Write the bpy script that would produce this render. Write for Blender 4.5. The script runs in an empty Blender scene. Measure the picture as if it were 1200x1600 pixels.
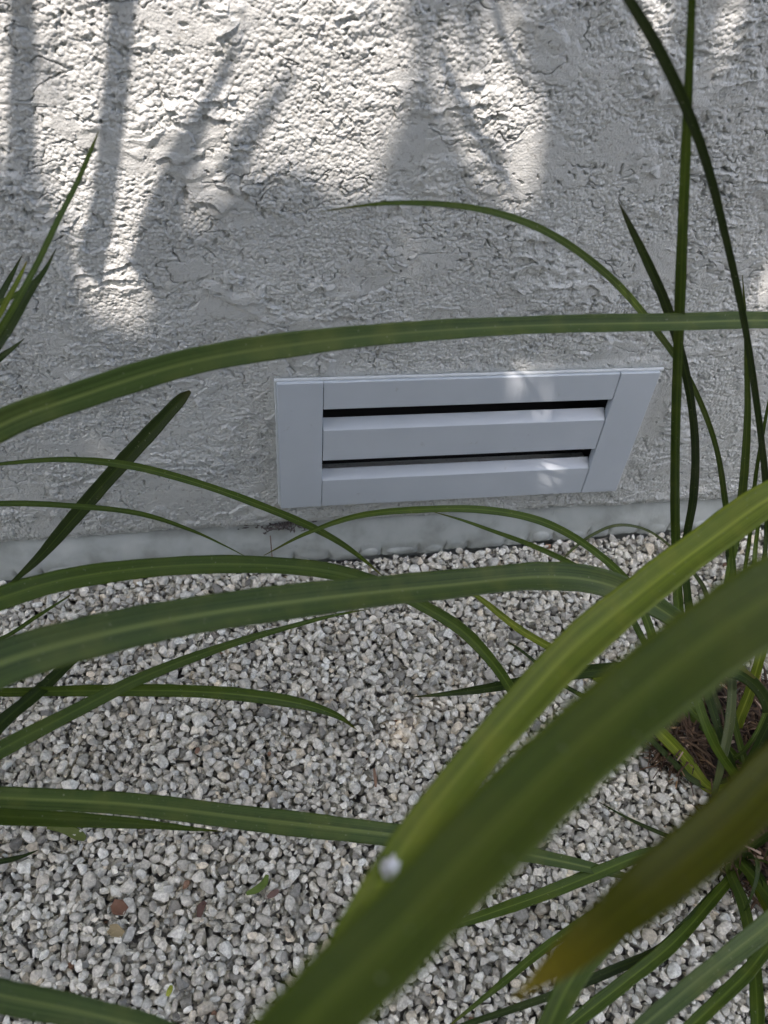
import bpy, bmesh, math, random
import numpy as np
from mathutils import Vector, Matrix
rnd = random.Random(7); rng = np.random.default_rng(11)
R = math.radians
SC = bpy.context.scene; C = SC.collection

# ---------------------------------------------------------------- camera
FPX = 1264.7                                    # focal length in photo pixels (1200 x 1600)
CAM = np.array([-0.0162, -0.6580, 0.7734])
RT = np.array([0.98826804, -0.13754229, 0.06639576])
UP = np.array([0.05333752, 0.71816886, 0.69382173])
FW = np.array([0.1431132, 0.68214046, -0.7170795])
cd = bpy.data.cameras.new('camera'); cam = bpy.data.objects.new('camera', cd); C.objects.link(cam)
cam.matrix_world = Matrix(((RT[0], UP[0], -FW[0], CAM[0]), (RT[1], UP[1], -FW[1], CAM[1]), (RT[2], UP[2], -FW[2], CAM[2]), (0, 0, 0, 1)))
cd.sensor_width = 36; cd.lens = FPX / 1600 * 36
cd.clip_start = 0.01; cd.clip_end = 3000
cd.dof.use_dof = True; cd.dof.focus_distance = 0.80; cd.dof.aperture_fstop = 8.5
SC.camera = cam

# ---------------------------------------------------------------- light
SUN_EL, SUN_AZ = 62.0, -20.0                    # azimuth: towards the viewer's side of the wall, slightly left
sd = np.array([math.sin(R(SUN_AZ)) * math.cos(R(SUN_EL)), -math.cos(R(SUN_AZ)) * math.cos(R(SUN_EL)), math.sin(R(SUN_EL))])
W = bpy.data.worlds.new('World'); SC.world = W; W.use_nodes = True
nt = W.node_tree; bg = nt.nodes['Background']
sk = nt.nodes.new('ShaderNodeTexSky'); sk.sky_type = 'NISHITA'; sk.sun_disc = False
sk.sun_elevation = R(SUN_EL); sk.sun_rotation = math.atan2(sd[0], sd[1])
sk.air_density = 0.7; sk.dust_density = 6.0; sk.ozone_density = 1.0
nt.links.new(sk.outputs[0], bg.inputs[0]); bg.inputs[1].default_value = 0.15
sl = bpy.data.lights.new('sun', 'SUN'); so = bpy.data.objects.new('sun', sl); C.objects.link(so)
sl.energy = 2.0; sl.angle = R(0.5); sl.color = (1.0, 0.86, 0.80)
so.rotation_euler = Vector(sd).to_track_quat('Z', 'Y').to_euler()
SC.view_settings.view_transform = 'Standard'; SC.view_settings.look = 'None'
SC.view_settings.exposure = 2.08; SC.view_settings.gamma = 1.0

# ---------------------------------------------------------------- helpers
def ray(px, py): return FW + RT * (px - 600) / FPX - UP * (py - 800) / FPX
def hit(px, py, plane=None):
    d = ray(px, py)
    tw = -CAM[1] / d[1] if d[1] > 1e-6 else 1e9
    tg = -CAM[2] / d[2] if d[2] < -1e-6 else 1e9
    if plane == 'w': t = tw
    elif plane == 'g': t = tg
    else: t = min(tw, tg)
    return CAM + d * t
def at(px, py, t): return CAM + (hit(px, py) - CAM) * t

def tag(o, label=None, cat=None, group=None, kind=None):
    if label: o['label'] = label
    if cat: o['category'] = cat
    if group: o['group'] = group
    if kind: o['kind'] = kind
    return o
def empty(name, loc, **k):
    o = bpy.data.objects.new(name, None); C.objects.link(o); o.location = loc; o.empty_display_size = .05
    return tag(o, **k)
def mesh_np(name, V, F, mat, parent=None, smooth=True, uv=None, col=None):
    """V (n,3), F (m,4) or (m,3) index arrays -> one mesh object."""
    V = np.asarray(V, np.float32); F = np.asarray(F, np.int32)
    k = F.shape[1]
    me = bpy.data.meshes.new(name)
    me.vertices.add(len(V)); me.vertices.foreach_set('co', V.ravel())
    me.loops.add(F.size); me.loops.foreach_set('vertex_index', F.ravel())
    me.polygons.add(len(F)); me.polygons.foreach_set('loop_start', np.arange(0, F.size, k, dtype=np.int32))
    me.polygons.foreach_set('loop_total', np.full(len(F), k, np.int32))
    me.update(calc_edges=True)
    me.polygons.foreach_set('use_smooth', np.full(len(F), smooth, bool))
    if uv is not None:
        l = me.uv_layers.new(name='UVMap'); l.data.foreach_set('uv', np.asarray(uv, np.float32)[F.ravel()].ravel())
    if col is not None:
        a = me.color_attributes.new('tint', 'FLOAT_COLOR', 'POINT'); a.data.foreach_set('color', np.asarray(col, np.float32).ravel())
    me.materials.append(mat)
    o = bpy.data.objects.new(name, me); C.objects.link(o)
    if parent is not None:
        o.parent = parent; o.location = -Vector(parent.location)
    return o
def from_bm(name, bm, mat, parent=None, smooth=False, bevel=0):
    bmesh.ops.recalc_face_normals(bm, faces=bm.faces)
    me = bpy.data.meshes.new(name); bm.to_mesh(me); bm.free(); me.materials.append(mat)
    for p in me.polygons: p.use_smooth = smooth
    o = bpy.data.objects.new(name, me); C.objects.link(o)
    if bevel:
        m = o.modifiers.new('bevel', 'BEVEL'); m.width = bevel; m.segments = 3; m.limit_method = 'ANGLE'; m.angle_limit = R(30)
        for p in me.polygons: p.use_smooth = True
        m.harden_normals = True
    if parent is not None:
        o.parent = parent; o.location = -Vector(parent.location)
    return o

# --- vectorised noise
def perlin(x, y, seed=0):
    r = np.random.default_rng(1000 + seed); g = r.uniform(0, 2 * np.pi, (256, 256))
    gx, gy = np.cos(g), np.sin(g)
    xi = np.floor(x).astype(int); yi = np.floor(y).astype(int); xf = x - xi; yf = y - yi
    u = xf ** 3 * (xf * (xf * 6 - 15) + 10); v = yf ** 3 * (yf * (yf * 6 - 15) + 10)
    def d(i, j):
        a = (xi + i) & 255; b = (yi + j) & 255
        return gx[a, b] * (xf - i) + gy[a, b] * (yf - j)
    return 1.5 * ((d(0, 0) * (1 - u) + d(1, 0) * u) * (1 - v) + (d(0, 1) * (1 - u) + d(1, 1) * u) * v)
def fbm(x, y, seed=0, o=4):
    s = 0; a = 1; t = 0
    for i in range(o):
        s = s + a * perlin(x * 2 ** i + 17.3 * i, y * 2 ** i + 5.1 * i, seed + i); t += a; a *= .5
    return s / t
def grains(x, y, seed):                          # rounded grains of unequal height, one per cell
    g = np.random.default_rng(seed); jx, jy, hh, rr = (g.random((256, 256)).astype(np.float32) for _ in range(4))
    x = x.astype(np.float32); y = y.astype(np.float32)
    xi = np.floor(x).astype(np.int32); yi = np.floor(y).astype(np.int32); best = np.full(x.shape, -1, np.float32)
    for i in (-1, 0, 1):
        for j in (-1, 0, 1):
            a, b_ = (xi + i) & 255, (yi + j) & 255
            d2 = (xi + i + jx[a, b_] - x) ** 2 + (yi + j + jy[a, b_] - y) ** 2
            best = np.maximum(best, (.25 + .75 * hh[a, b_]) - d2 / (.35 + .55 * rr[a, b_]))
    return np.clip(best, -.45, 1)
def sstep(a, b, x):
    t = np.clip((x - a) / (b - a), 0, 1); return t * t * (3 - 2 * t)

# --- materials
def mat(name, col=(.5, .5, .5), rough=.6):
    m = bpy.data.materials.new(name); m.use_nodes = True
    b = m.node_tree.nodes['Principled BSDF']
    b.inputs['Base Color'].default_value = (*col, 1); b.inputs['Roughness'].default_value = rough
    return m, m.node_tree, b
def N(nt, t, **k):
    n = nt.nodes.new(t)
    for a, v in k.items():
        if a.startswith('_'): n.inputs[a[1:].replace('_', ' ')].default_value = v
        else: setattr(n, a, v)
    return n
def ramp(nt, stops):
    n = nt.nodes.new('ShaderNodeValToRGB'); cr = n.color_ramp
    while len(cr.elements) < len(stops): cr.elements.new(.5)
    for e, (p, c) in zip(cr.elements, stops): e.position = p; e.color = (*c, 1)
    return n
def noise_bump(nt, b, scales, strength=.4, dist=.001, height=None):
    tc = N(nt, 'ShaderNodeTexCoord'); prev = None
    for s, a in scales:
        n = N(nt, 'ShaderNodeTexNoise'); n.inputs['Scale'].default_value = s; n.inputs['Detail'].default_value = 5
        nt.links.new(tc.outputs['Object'], n.inputs['Vector'])
        bp = N(nt, 'ShaderNodeBump'); bp.inputs['Strength'].default_value = strength; bp.inputs['Distance'].default_value = dist * a
        nt.links.new(n.outputs['Fac'], bp.inputs['Height'])
        if prev: nt.links.new(prev.outputs[0], bp.inputs['Normal'])
        prev = bp
    nt.links.new(prev.outputs[0], b.inputs['Normal'])

# stucco paint
M_ST, nt, b = mat('painted_stucco', (.59, .605, .585), .5)
tc = N(nt, 'ShaderNodeTexCoord'); n1 = N(nt, 'ShaderNodeTexNoise'); n1.inputs['Scale'].default_value = 9; n1.inputs['Detail'].default_value = 6
nt.links.new(tc.outputs['Object'], n1.inputs['Vector'])
r1 = ramp(nt, [(.3, (.445, .470, .450)), (.7, (.52, .55, .527))]); nt.links.new(n1.outputs['Fac'], r1.inputs[0])
# a little dust and grime in specks
n2 = N(nt, 'ShaderNodeTexNoise'); n2.inputs['Scale'].default_value = 260; n2.inputs['Detail'].default_value = 4
nt.links.new(tc.outputs['Object'], n2.inputs['Vector'])
r2 = ramp(nt, [(.25, (.55, .53, .50)), (.42, (1, 1, 1))]); nt.links.new(n2.outputs['Fac'], r2.inputs[0])
mx = N(nt, 'ShaderNodeMix', data_type='RGBA', blend_type='MULTIPLY'); mx.inputs[0].default_value = 1
nt.links.new(r1.outputs[0], mx.inputs[6]); nt.links.new(r2.outputs[0], mx.inputs[7]); nt.links.new(mx.outputs[2], b.inputs['Base Color'])
noise_bump(nt, b, [(1300, 1.0)], .5, .0005)
vg = N(nt, 'ShaderNodeTexVoronoi'); vg.inputs['Scale'].default_value = 520; nt.links.new(tc.outputs['Object'], vg.inputs['Vector'])
bp = N(nt, 'ShaderNodeBump', invert=True); bp.inputs['Strength'].default_value = .6; bp.inputs['Distance'].default_value = .0007
nt.links.new(vg.outputs['Distance'], bp.inputs['Height']); nt.links.new(b.inputs['Normal'].links[0].from_socket, bp.inputs['Normal']); nt.links.new(bp.outputs[0], b.inputs['Normal'])
b.inputs['Roughness'].default_value = .38

# vent paint
M_VE, nt, b = mat('grey_satin_paint', (.43, .46, .51), .38)
tc = N(nt, 'ShaderNodeTexCoord'); n1 = N(nt, 'ShaderNodeTexNoise'); n1.inputs['Scale'].default_value = 14; n1.inputs['Detail'].default_value = 8
nt.links.new(tc.outputs['Object'], n1.inputs['Vector'])
r1 = ramp(nt, [(.3, (.455, .515, .555)), (.7, (.495, .555, .595))]); nt.links.new(n1.outputs['Fac'], r1.inputs[0]); nt.links.new(r1.outputs[0], b.inputs['Base Color'])
n4 = N(nt, 'ShaderNodeTexNoise'); n4.inputs['Scale'].default_value = 60; n4.inputs['Detail'].default_value = 8; n4.inputs['Roughness'].default_value = .7
nt.links.new(tc.outputs['Object'], n4.inputs['Vector']); rg = N(nt, 'ShaderNodeMapRange'); rg.inputs['From Min'].default_value = .3; rg.inputs['From Max'].default_value = .7; rg.inputs['To Min'].default_value = .28; rg.inputs['To Max'].default_value = .52
nt.links.new(n4.outputs['Fac'], rg.inputs['Value']); nt.links.new(rg.outputs[0], b.inputs['Roughness'])
r4 = ramp(nt, [(.28, (.72, .70, .66)), (.36, (1, 1, 1))]); nt.links.new(n4.outputs['Fac'], r4.inputs[0]); m4 = N(nt, 'ShaderNodeMix', data_type='RGBA', blend_type='MULTIPLY'); m4.inputs[0].default_value = .7
nt.links.new(r1.outputs[0], m4.inputs[6]); nt.links.new(r4.outputs[0], m4.inputs[7]); nt.links.new(m4.outputs[2], b.inputs['Base Color'])
noise_bump(nt, b, [(35, 1), (500, .12)], .25, .0012)
M_DK, _, _ = mat('slot_shade_black', (.012, .012, .013), .8)  # near-black colour puts the shade inside the vent slots
M_CK, nt, b = mat('white_caulk', (.53, .58, .59), .4); noise_bump(nt, b, [(200, 1)], .5, .0012)

# foundation band
M_BD, nt, b = mat('grey_glossy_paint', (.44, .46, .48), .33)
tc = N(nt, 'ShaderNodeTexCoord'); n1 = N(nt, 'ShaderNodeTexNoise'); n1.inputs['Scale'].default_value = 30; n1.inputs['Detail'].default_value = 8
nt.links.new(tc.outputs['Object'], n1.inputs['Vector'])
r1 = ramp(nt, [(.33, (.30, .325, .305)), (.5, (.40, .44, .42)), (.75, (.46, .50, .48))]); nt.links.new(n1.outputs['Fac'], r1.inputs[0])
n2 = N(nt, 'ShaderNodeTexNoise'); n2.inputs['Scale'].default_value = 75; n2.inputs['Detail'].default_value = 9; n2.inputs['Roughness'].default_value = .7; n2.inputs['Distortion'].default_value = 1.2
mp = N(nt, 'ShaderNodeMapping'); mp.inputs['Scale'].default_value = (1, 1, .6)
nt.links.new(tc.outputs['Object'], mp.inputs[0]); nt.links.new(mp.outputs[0], n2.inputs['Vector'])
r2 = ramp(nt, [(.27, (.12, .12, .13)), (.33, (1, 1, 1))]); nt.links.new(n2.outputs['Fac'], r2.inputs[0])
mx = N(nt, 'ShaderNodeMix', data_type='RGBA', blend_type='MULTIPLY'); mx.inputs[0].default_value = .85
nt.links.new(r1.outputs[0], mx.inputs[6]); nt.links.new(r2.outputs[0], mx.inputs[7]); nt.links.new(mx.outputs[2], b.inputs['Base Color'])
noise_bump(nt, b, [(120, 1), (700, .25)], .35, .0012)

# stones: each stone's own colour comes from the tint attribute
M_GR, nt, b = mat('crushed_stone', (.4, .4, .39), .62)
at_ = N(nt, 'ShaderNodeAttribute', attribute_name='tint')
tc = N(nt, 'ShaderNodeTexCoord'); n1 = N(nt, 'ShaderNodeTexNoise'); n1.inputs['Scale'].default_value = 330; n1.inputs['Detail'].default_value = 6; n1.inputs['Roughness'].default_value = .65
nt.links.new(tc.outputs['Object'], n1.inputs['Vector'])
r1 = ramp(nt, [(.3, (.62, .61, .60)), (.52, (1, 1, 1)), (.72, (1.32, 1.32, 1.32))]); nt.links.new(n1.outputs['Fac'], r1.inputs[0])
mx = N(nt, 'ShaderNodeMix', data_type='RGBA', blend_type='MULTIPLY'); mx.inputs[0].default_value = 1
nt.links.new(at_.outputs['Color'], mx.inputs[6]); nt.links.new(r1.outputs[0], mx.inputs[7]); nt.links.new(mx.outputs[2], b.inputs['Base Color'])
noise_bump(nt, b, [(500, 1), (1600, .4)], .5, .0008)

M_SO, nt, b = mat('gravel_ground', (.12, .11, .10), .9)
tc = N(nt, 'ShaderNodeTexCoord'); v1 = N(nt, 'ShaderNodeTexVoronoi'); v1.inputs['Scale'].default_value = 85
nt.links.new(tc.outputs['Object'], v1.inputs['Vector'])
r1 = ramp(nt, [(0, (.36, .355, .34)), (.5, (.26, .255, .245)), (1, (.08, .075, .07))]); nt.links.new(v1.outputs['Distance'], r1.inputs[0])
hs = N(nt, 'ShaderNodeMix', data_type='RGBA', blend_type='MULTIPLY'); hs.inputs[0].default_value = .0
nt.links.new(r1.outputs[0], hs.inputs[6]); nt.links.new(v1.outputs['Color'], hs.inputs[7]); nt.links.new(hs.outputs[2], b.inputs['Base Color'])
bp = N(nt, 'ShaderNodeBump', invert=True); bp.inputs['Distance'].default_value = .006; nt.links.new(v1.outputs['Distance'], bp.inputs['Height']); nt.links.new(bp.outputs[0], b.inputs['Normal'])

# strap leaves: u runs across the blade, v along it from base to tip
def leaf_mat(name, edge, mid, rib, tip=None, rough=.42, transl=.22, tipstart=.93):
    m, nt, b = mat(name, mid, rough)
    b.inputs['Specular IOR Level'].default_value = .22
    uv = N(nt, 'ShaderNodeUVMap'); sp = N(nt, 'ShaderNodeSeparateXYZ'); nt.links.new(uv.outputs[0], sp.inputs[0])
    cr = ramp(nt, [(0, edge), (.10, mid), (.40, mid), (.475, rib), (.525, rib), (.60, mid), (.90, mid), (1, edge)])
    nt.links.new(sp.outputs['X'], cr.inputs[0])
    mi = N(nt, 'ShaderNodeMix', data_type='RGBA'); oi0 = N(nt, 'ShaderNodeObjectInfo'); mr0 = N(nt, 'ShaderNodeMapRange'); mr0.inputs['To Min'].default_value = .45; mr0.inputs['To Max'].default_value = .9
    nt.links.new(oi0.outputs['Random'], mr0.inputs['Value']); nt.links.new(mr0.outputs[0], mi.inputs[0]); mi.inputs[6].default_value = (*mid, 1); nt.links.new(cr.outputs[0], mi.inputs[7])
    # parallel veins and lengthwise mottling
    mp = N(nt, 'ShaderNodeMapping'); mp.inputs['Scale'].default_value = (34, 2.2, 1); nt.links.new(uv.outputs[0], mp.inputs[0])
    oi = N(nt, 'ShaderNodeObjectInfo'); ad = N(nt, 'ShaderNodeVectorMath', operation='ADD'); nt.links.new(mp.outputs[0], ad.inputs[0])
    cb = N(nt, 'ShaderNodeCombineXYZ'); ml = N(nt, 'ShaderNodeMath', operation='MULTIPLY'); ml.inputs[1].default_value = 40
    nt.links.new(oi.outputs['Random'], ml.inputs[0]); nt.links.new(ml.outputs[0], cb.inputs[2]); nt.links.new(cb.outputs[0], ad.inputs[1])
    n1 = N(nt, 'ShaderNodeTexNoise'); n1.inputs['Scale'].default_value = 1; n1.inputs['Detail'].default_value = 4; nt.links.new(ad.outputs[0], n1.inputs['Vector'])
    rr = ramp(nt, [(.3, (.52, .56, .52)), (.7, (1.48, 1.42, 1.32))]); nt.links.new(n1.outputs['Fac'], rr.inputs[0])
    m1 = N(nt, 'ShaderNodeMix', data_type='RGBA', blend_type='MULTIPLY'); m1.inputs[0].default_value = 1
    nt.links.new(mi.outputs[2], m1.inputs[6]); nt.links.new(rr.outputs[0], m1.inputs[7])
    # patches along the length: slightly yellower stretches, small blemishes
    tc = N(nt, 'ShaderNodeTexCoord'); n3 = N(nt, 'ShaderNodeTexNoise'); n3.inputs['Scale'].default_value = 45; n3.inputs['Detail'].default_value = 3
    nt.links.new(tc.outputs['Object'], n3.inputs['Vector'])
    r3 = ramp(nt, [(.45, (0, 0, 0)), (.75, (.45, .45, .45))]); nt.links.new(n3.outputs['Fac'], r3.inputs[0])
    m2 = N(nt, 'ShaderNodeMix', data_type='RGBA'); nt.links.new(r3.outputs[0], m2.inputs[0]); nt.links.new(m1.outputs[2], m2.inputs[6]); m2.inputs[7].default_value = (rib[0] * .9, rib[1] * .8, rib[2] * .6, 1)
    # dust specks
    n5 = N(nt, 'ShaderNodeTexNoise'); n5.inputs['Scale'].default_value = 520; n5.inputs['Detail'].default_value = 2; nt.links.new(tc.outputs['Object'], n5.inputs['Vector'])
    r5 = ramp(nt, [(.70, (0, 0, 0)), (.76, (.6, .6, .6))]); nt.links.new(n5.outputs['Fac'], r5.inputs[0])
    m5 = N(nt, 'ShaderNodeMix', data_type='RGBA'); nt.links.new(r5.outputs[0], m5.inputs[0]); nt.links.new(m2.outputs[2], m5.inputs[6]); m5.inputs[7].default_value = (.32, .34, .24, 1); m2 = m5
    tr = N(nt, 'ShaderNodeMapRange'); tr.inputs['From Min'].default_value = tipstart; tr.inputs['From Max'].default_value = tipstart + (.06 if tipstart > .9 else .13); nt.links.new(sp.outputs['Y'], tr.inputs['Value'])
    m3 = N(nt, 'ShaderNodeMix', data_type='RGBA'); nt.links.new(tr.outputs[0], m3.inputs[0]); nt.links.new(m2.outputs[2], m3.inputs[6])
    m3.inputs[7].default_value = (*(tip or (mid[0] * 1.5, mid[1] * .9, mid[2] * .6)), 1)
    nt.links.new(m3.outputs[2], b.inputs['Base Color'])
    # fine lengthwise relief
    mpb = N(nt, 'ShaderNodeMapping'); mpb.inputs['Scale'].default_value = (60, 1.2, 1); nt.links.new(uv.outputs[0], mpb.inputs[0])
    nb = N(nt, 'ShaderNodeTexNoise'); nb.inputs['Scale'].default_value = 1; nt.links.new(mpb.outputs[0], nb.inputs['Vector'])
    bp = N(nt, 'ShaderNodeBump'); bp.inputs['Strength'].default_value = .35; bp.inputs['Distance'].default_value = .0004
    nt.links.new(nb.outputs['Fac'], bp.inputs['Height']); nt.links.new(bp.outputs[0], b.inputs['Normal'])
    tl = N(nt, 'ShaderNodeBsdfTranslucent'); hb = N(nt, 'ShaderNodeMix', data_type='RGBA', blend_type='MULTIPLY'); hb.inputs[0].default_value = 1
    nt.links.new(m3.outputs[2], hb.inputs[6]); hb.inputs[7].default_value = (1.5, 1.6, .7, 1); nt.links.new(hb.outputs[2], tl.inputs['Color'])
    ms = N(nt, 'ShaderNodeMixShader'); ms.inputs[0].default_value = transl
    out = [n for n in nt.nodes if n.type == 'OUTPUT_MATERIAL'][0]
    nt.links.new(b.outputs[0], ms.inputs[1]); nt.links.new(tl.outputs[0], ms.inputs[2]); nt.links.new(ms.outputs[0], out.inputs['Surface'])
    return m
L = dict(
    mid=leaf_mat('green_leaf', (.058, .102, .011), (.058, .102, .013), (.125, .19, .030)),
    dark=leaf_mat('dark_green_leaf', (.020, .040, .006), (.024, .046, .008), (.050, .085, .014), transl=.2),
    blue=leaf_mat('bluish_green_leaf', (.054, .092, .020), (.060, .100, .024), (.16, .215, .060), rough=.42, transl=.15),
    lime=leaf_mat('yellow_green_leaf', (.13, .18, .015), (.145, .20, .018), (.30, .36, .055), transl=.3),
    yellow=leaf_mat('yellowing_leaf', (.095, .110, .006), (.085, .098, .006), (.12, .13, .009), tip=(.30, .235, .018), transl=.3, tipstart=.87),
    deep=leaf_mat('deep_green_leaf', (.16, .21, .022), (.072, .110, .014), (.13, .175, .026), transl=.32),
    grey=leaf_mat('grey_green_leaf', (.055, .08, .03), (.065, .09, .035), (.10, .13, .05), transl=.15),
)
M_TH, nt, b = mat('dead_sheath', (.13, .075, .045), .8)
oi = N(nt, 'ShaderNodeAttribute', attribute_name='tint'); nt.links.new(oi.outputs['Color'], b.inputs['Base Color'])
M_SOIL, nt, b = mat('dark_soil', (.03, .022, .016), .95); noise_bump(nt, b, [(150, 2)], 1, .003)
M_TREE, nt, b = mat('tree_leaf', (.05, .08, .03), .5)
M_BARK, nt, b = mat('bark', (.12, .09, .07), .9); noise_bump(nt, b, [(60, 3)], 1, .006)

# ---------------------------------------------------------------- ground
bm = bmesh.new(); bmesh.ops.create_grid(bm, x_segments=8, y_segments=8, size=400)
for v in bm.verts: v.co.z = -.022
g = from_bm('ground', bm, M_SO); tag(g, 'pale gravel ground running up to the foot of the wall', 'ground', kind='structure')

# ---------------------------------------------------------------- wall
VX0, VX1, VZ0, VZ1 = 0.0, 0.4065, 0.1010, 0.2784      # outer edges of the vent
wall = empty('stucco_wall', (0, 0, 0), label='off white painted stucco house wall with flaking trowel ledges, rising from the gravel', cat='wall')
def spaced(a, b, s, lo, hi):
    core = np.arange(a, b + s / 2, s); L_ = [core]
    def grow(start, end, sign):
        out = []; st = s; p = start
        while (end - p) * sign > 0:
            st = min(st * 1.25, .25); p += st * sign; out.append(p)
        return np.array(out)
    return np.concatenate([grow(core[0], lo, -1)[::-1], core, grow(core[-1], hi, 1)])
S = 0.00060
xs = spaced(-.36, .70, S, -5, 6); zs = spaced(.068, .66, S, .067, 2.7)
X, Z = np.meshgrid(xs, zs)
def stucco_h(X, Z):
    wx = .010 * fbm(X * 28, Z * 28, 1, 3); wz = .010 * fbm(X * 28, Z * 28, 5, 3)
    wx2 = .0010 * perlin(X * 170, Z * 170, 40); wz2 = .0010 * perlin(X * 170, Z * 170, 41)
    x, z = X + wx + wx2, Z + wz + wz2
    # large hollows
    h = .0016 * fbm(X * 6, Z * 6, 9, 2)
    # lumpy float finish: puffy bumps at two sizes
    l1 = np.abs(perlin(x * 180 + Z * 30, z * 200, 12)); l2 = np.abs(perlin(X * 340 + wx2 * 300, Z * 350, 13)); l3 = perlin(X * 75, Z * 95, 14)
    l1b = np.abs(perlin(x * 120, z * 150 - X * 20, 32))
    g1 = grains((X + wx2 * .6) * 345, (Z + wz2 * .6) * 365, 5); g2 = grains((X - wz2 * .6) * 230 + 9, Z * 250, 6)
    lump = .0012 + .00115 * g1 + .00055 * g2 + .0007 * l3
    # irregular gaps between knocked-down lumps
    pn = perlin(X * 95 + wx2 * 260, Z * 125 + wz2 * 260, 77) + .45 * perlin(X * 260, Z * 300, 78)
    cl_ = .36 + .26 * (1 - sstep(-.2, .35, fbm(X * 7, Z * 7, 79, 2)))
    lump -= .0024 * sstep(cl_, cl_ + .16, pn)
    # smooth trowelled plates
    m = fbm(x * 11 + 3, z * 19, 20, 4)
    plate = sstep(.13, .17, m)
    amp = .35 + .65 * sstep(-.25, .1, fbm(X * 9, Z * 9, 50, 2))
    rough = lump * (.70 + .35 * amp)
    flat = .0019 + .00035 * perlin(X * 120, Z * 150, 15) + .0003 * np.abs(perlin(X * 400, Z * 400, 16))
    # pits in the plates
    pv = perlin(X * 150, Z * 170, 17); flat -= .0022 * sstep(.50, .62, pv) * (fbm(X * 20, Z * 20, 18, 2) > .05)
    h = h + rough * (1 - plate) + flat * plate
    # torn ledges: terraces of a stretched, warped field, strong only here and there
    t = fbm(x * 7.0 + 11, z * 17 - X * 2, 23, 5) * 3.2 + Z * 7
    fr = t - np.floor(t)
    lev = np.floor(t) % 2
    here = sstep(.08, .20, fbm(X * 10, Z * 10, 26, 3))
    ledge = sstep(0, .05, fr) * (1 - fr)
    h += .0034 * ledge * here
    t2 = fbm(x * 15 + 1, z * 28, 28, 5) * 3.0 - Z * 9; fr2 = t2 - np.floor(t2)
    here2 = sstep(.14, .26, fbm(X * 14 + 7, Z * 14, 29, 3))
    h += .0022 * sstep(0, .05, fr2) * (1 - fr2) * here2
    # gouges
    gq = np.abs(fbm(x * 24, z * 46, 30, 3)); gm = sstep(.12, .3, fbm(X * 16, Z * 16, 31, 2))
    h -= .0030 * (1 - sstep(.0, .035, gq)) * gm
    return h - .0075
H = stucco_h(X, Z)
# the plasterer worked flush round the vent
dx = np.maximum(np.maximum(VX0 - X, X - VX1), 0); dz = np.maximum(np.maximum(VZ0 - Z, Z - VZ1), 0); dd = np.hypot(dx, dz)
near = sstep(.012, 0, dd); H = H * (1 - near * .75) + near * .75 * (-.0035)
ins = (X > VX0 + .012) & (X < VX1 - .012) & (Z > VZ0 + .012) & (Z < VZ1 - .012)
H[ins] = -.075
# ragged lower edge
zb = .0665 - .0075 * sstep(.12, -.34, xs) + .0022 * fbm(xs * 40, xs * 0 + 3, 60, 4) - .0012 * np.abs(perlin(xs * 190, xs * 0 + 8, 61))
f = sstep(.090, .067, Z); ZZ = Z + (zb[None, :] - .067) * f
H -= .0025 * sstep(.074, .0675, Z)
nz, nx = X.shape
V = np.stack([X.ravel(), -H.ravel(), ZZ.ravel()], 1)
# return edge going back under the lip
low = np.stack([xs, np.full(nx, .030), zb - .0005], 1); V = np.vstack([V, low])
ii = np.arange(nz * nx).reshape(nz, nx)
F = np.stack([ii[:-1, :-1], ii[:-1, 1:], ii[1:, 1:], ii[1:, :-1]], -1).reshape(-1, 4)
lo = nz * nx + np.arange(nx)
F2 = np.stack([lo[:-1], lo[1:], ii[0, 1:], ii[0, :-1]], -1)
mesh_np('stucco_face', V, np.vstack([F, F2]), M_ST, wall)

# foundation band under the lip: soft roll of painted sheet with embossed rosettes and a row of bulges at its foot
xb = spaced(-.40, .75, .0011, -5, 6); zb_ = np.arange(-.022, .0755, .0011)
XB, ZB = np.meshgrid(xb, zb_)
tt = np.clip((.070 - ZB) / .070, 0, 1.3)
yb = .019 - .020 * np.sin(np.clip(tt, 0, 1) * np.pi * .62) + .0014 * fbm(XB * 18, ZB * 18, 70, 3)
hb = np.zeros_like(XB)
sp_ = .0215
for row, z0 in enumerate((.052, .038, .025)):
    xo = XB + (row % 2) * sp_ / 2; k = np.round(xo / sp_); jx = .004 * np.sin(k * 12.9 + row * 4); jz = .003 * np.sin(k * 7.7 + row)
    ddx = xo - k * sp_ - jx; ddz = (ZB - z0 - .05 * 0 - jz); r_ = np.hypot(ddx, ddz); a_ = np.arctan2(ddz, ddx)
    pres = (.35 + .65 * ((np.sin(k * 3.3 + row * 1.7) + 1) / 2))
    hb += pres * 1.7 * (.00055 * np.exp(-((r_ - .0028) / .0007) ** 2) * (1 + np.cos(a_ * 7)) / 2 + .0005 * np.exp(-(r_ / .0011) ** 2)
                  + .00022 * np.exp(-((r_ - .0052) / .0006) ** 2))
ks = .037; wob = XB + .006 * np.sin(XB * 61); k = np.round(wob / ks); ddx = wob - k * ks; zc_ = .0085 + .016 * sstep(.02, .52, XB) + .0022 * np.sin(k * 2.3)
bul = np.clip(1 - (ddx / .0125) ** 2 - ((ZB - zc_) / (.0065 + .0015 * np.sin(k * 4.4))) ** 2, 0, 1) ** .5
valley = np.exp(-(((np.abs(ddx) - ks / 2)) / .003) ** 2) * np.exp(-((ZB - zc_ + .003) / .008) ** 2)
yb = yb - hb - .0030 * bul * (.6 + .4 * np.sin(k * 5.1)) + .004 * valley + .016 * sstep(.001, -.012, ZB - zc_ + .0085)
n2_, n1_ = XB.shape; ii = np.arange(n2_ * n1_).reshape(n2_, n1_)
V = np.stack([XB.ravel(), yb.ravel(), ZB.ravel()], 1)
F = np.stack([ii[:-1, :-1], ii[:-1, 1:], ii[1:, 1:], ii[1:, :-1]], -1).reshape(-1, 4)
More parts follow.
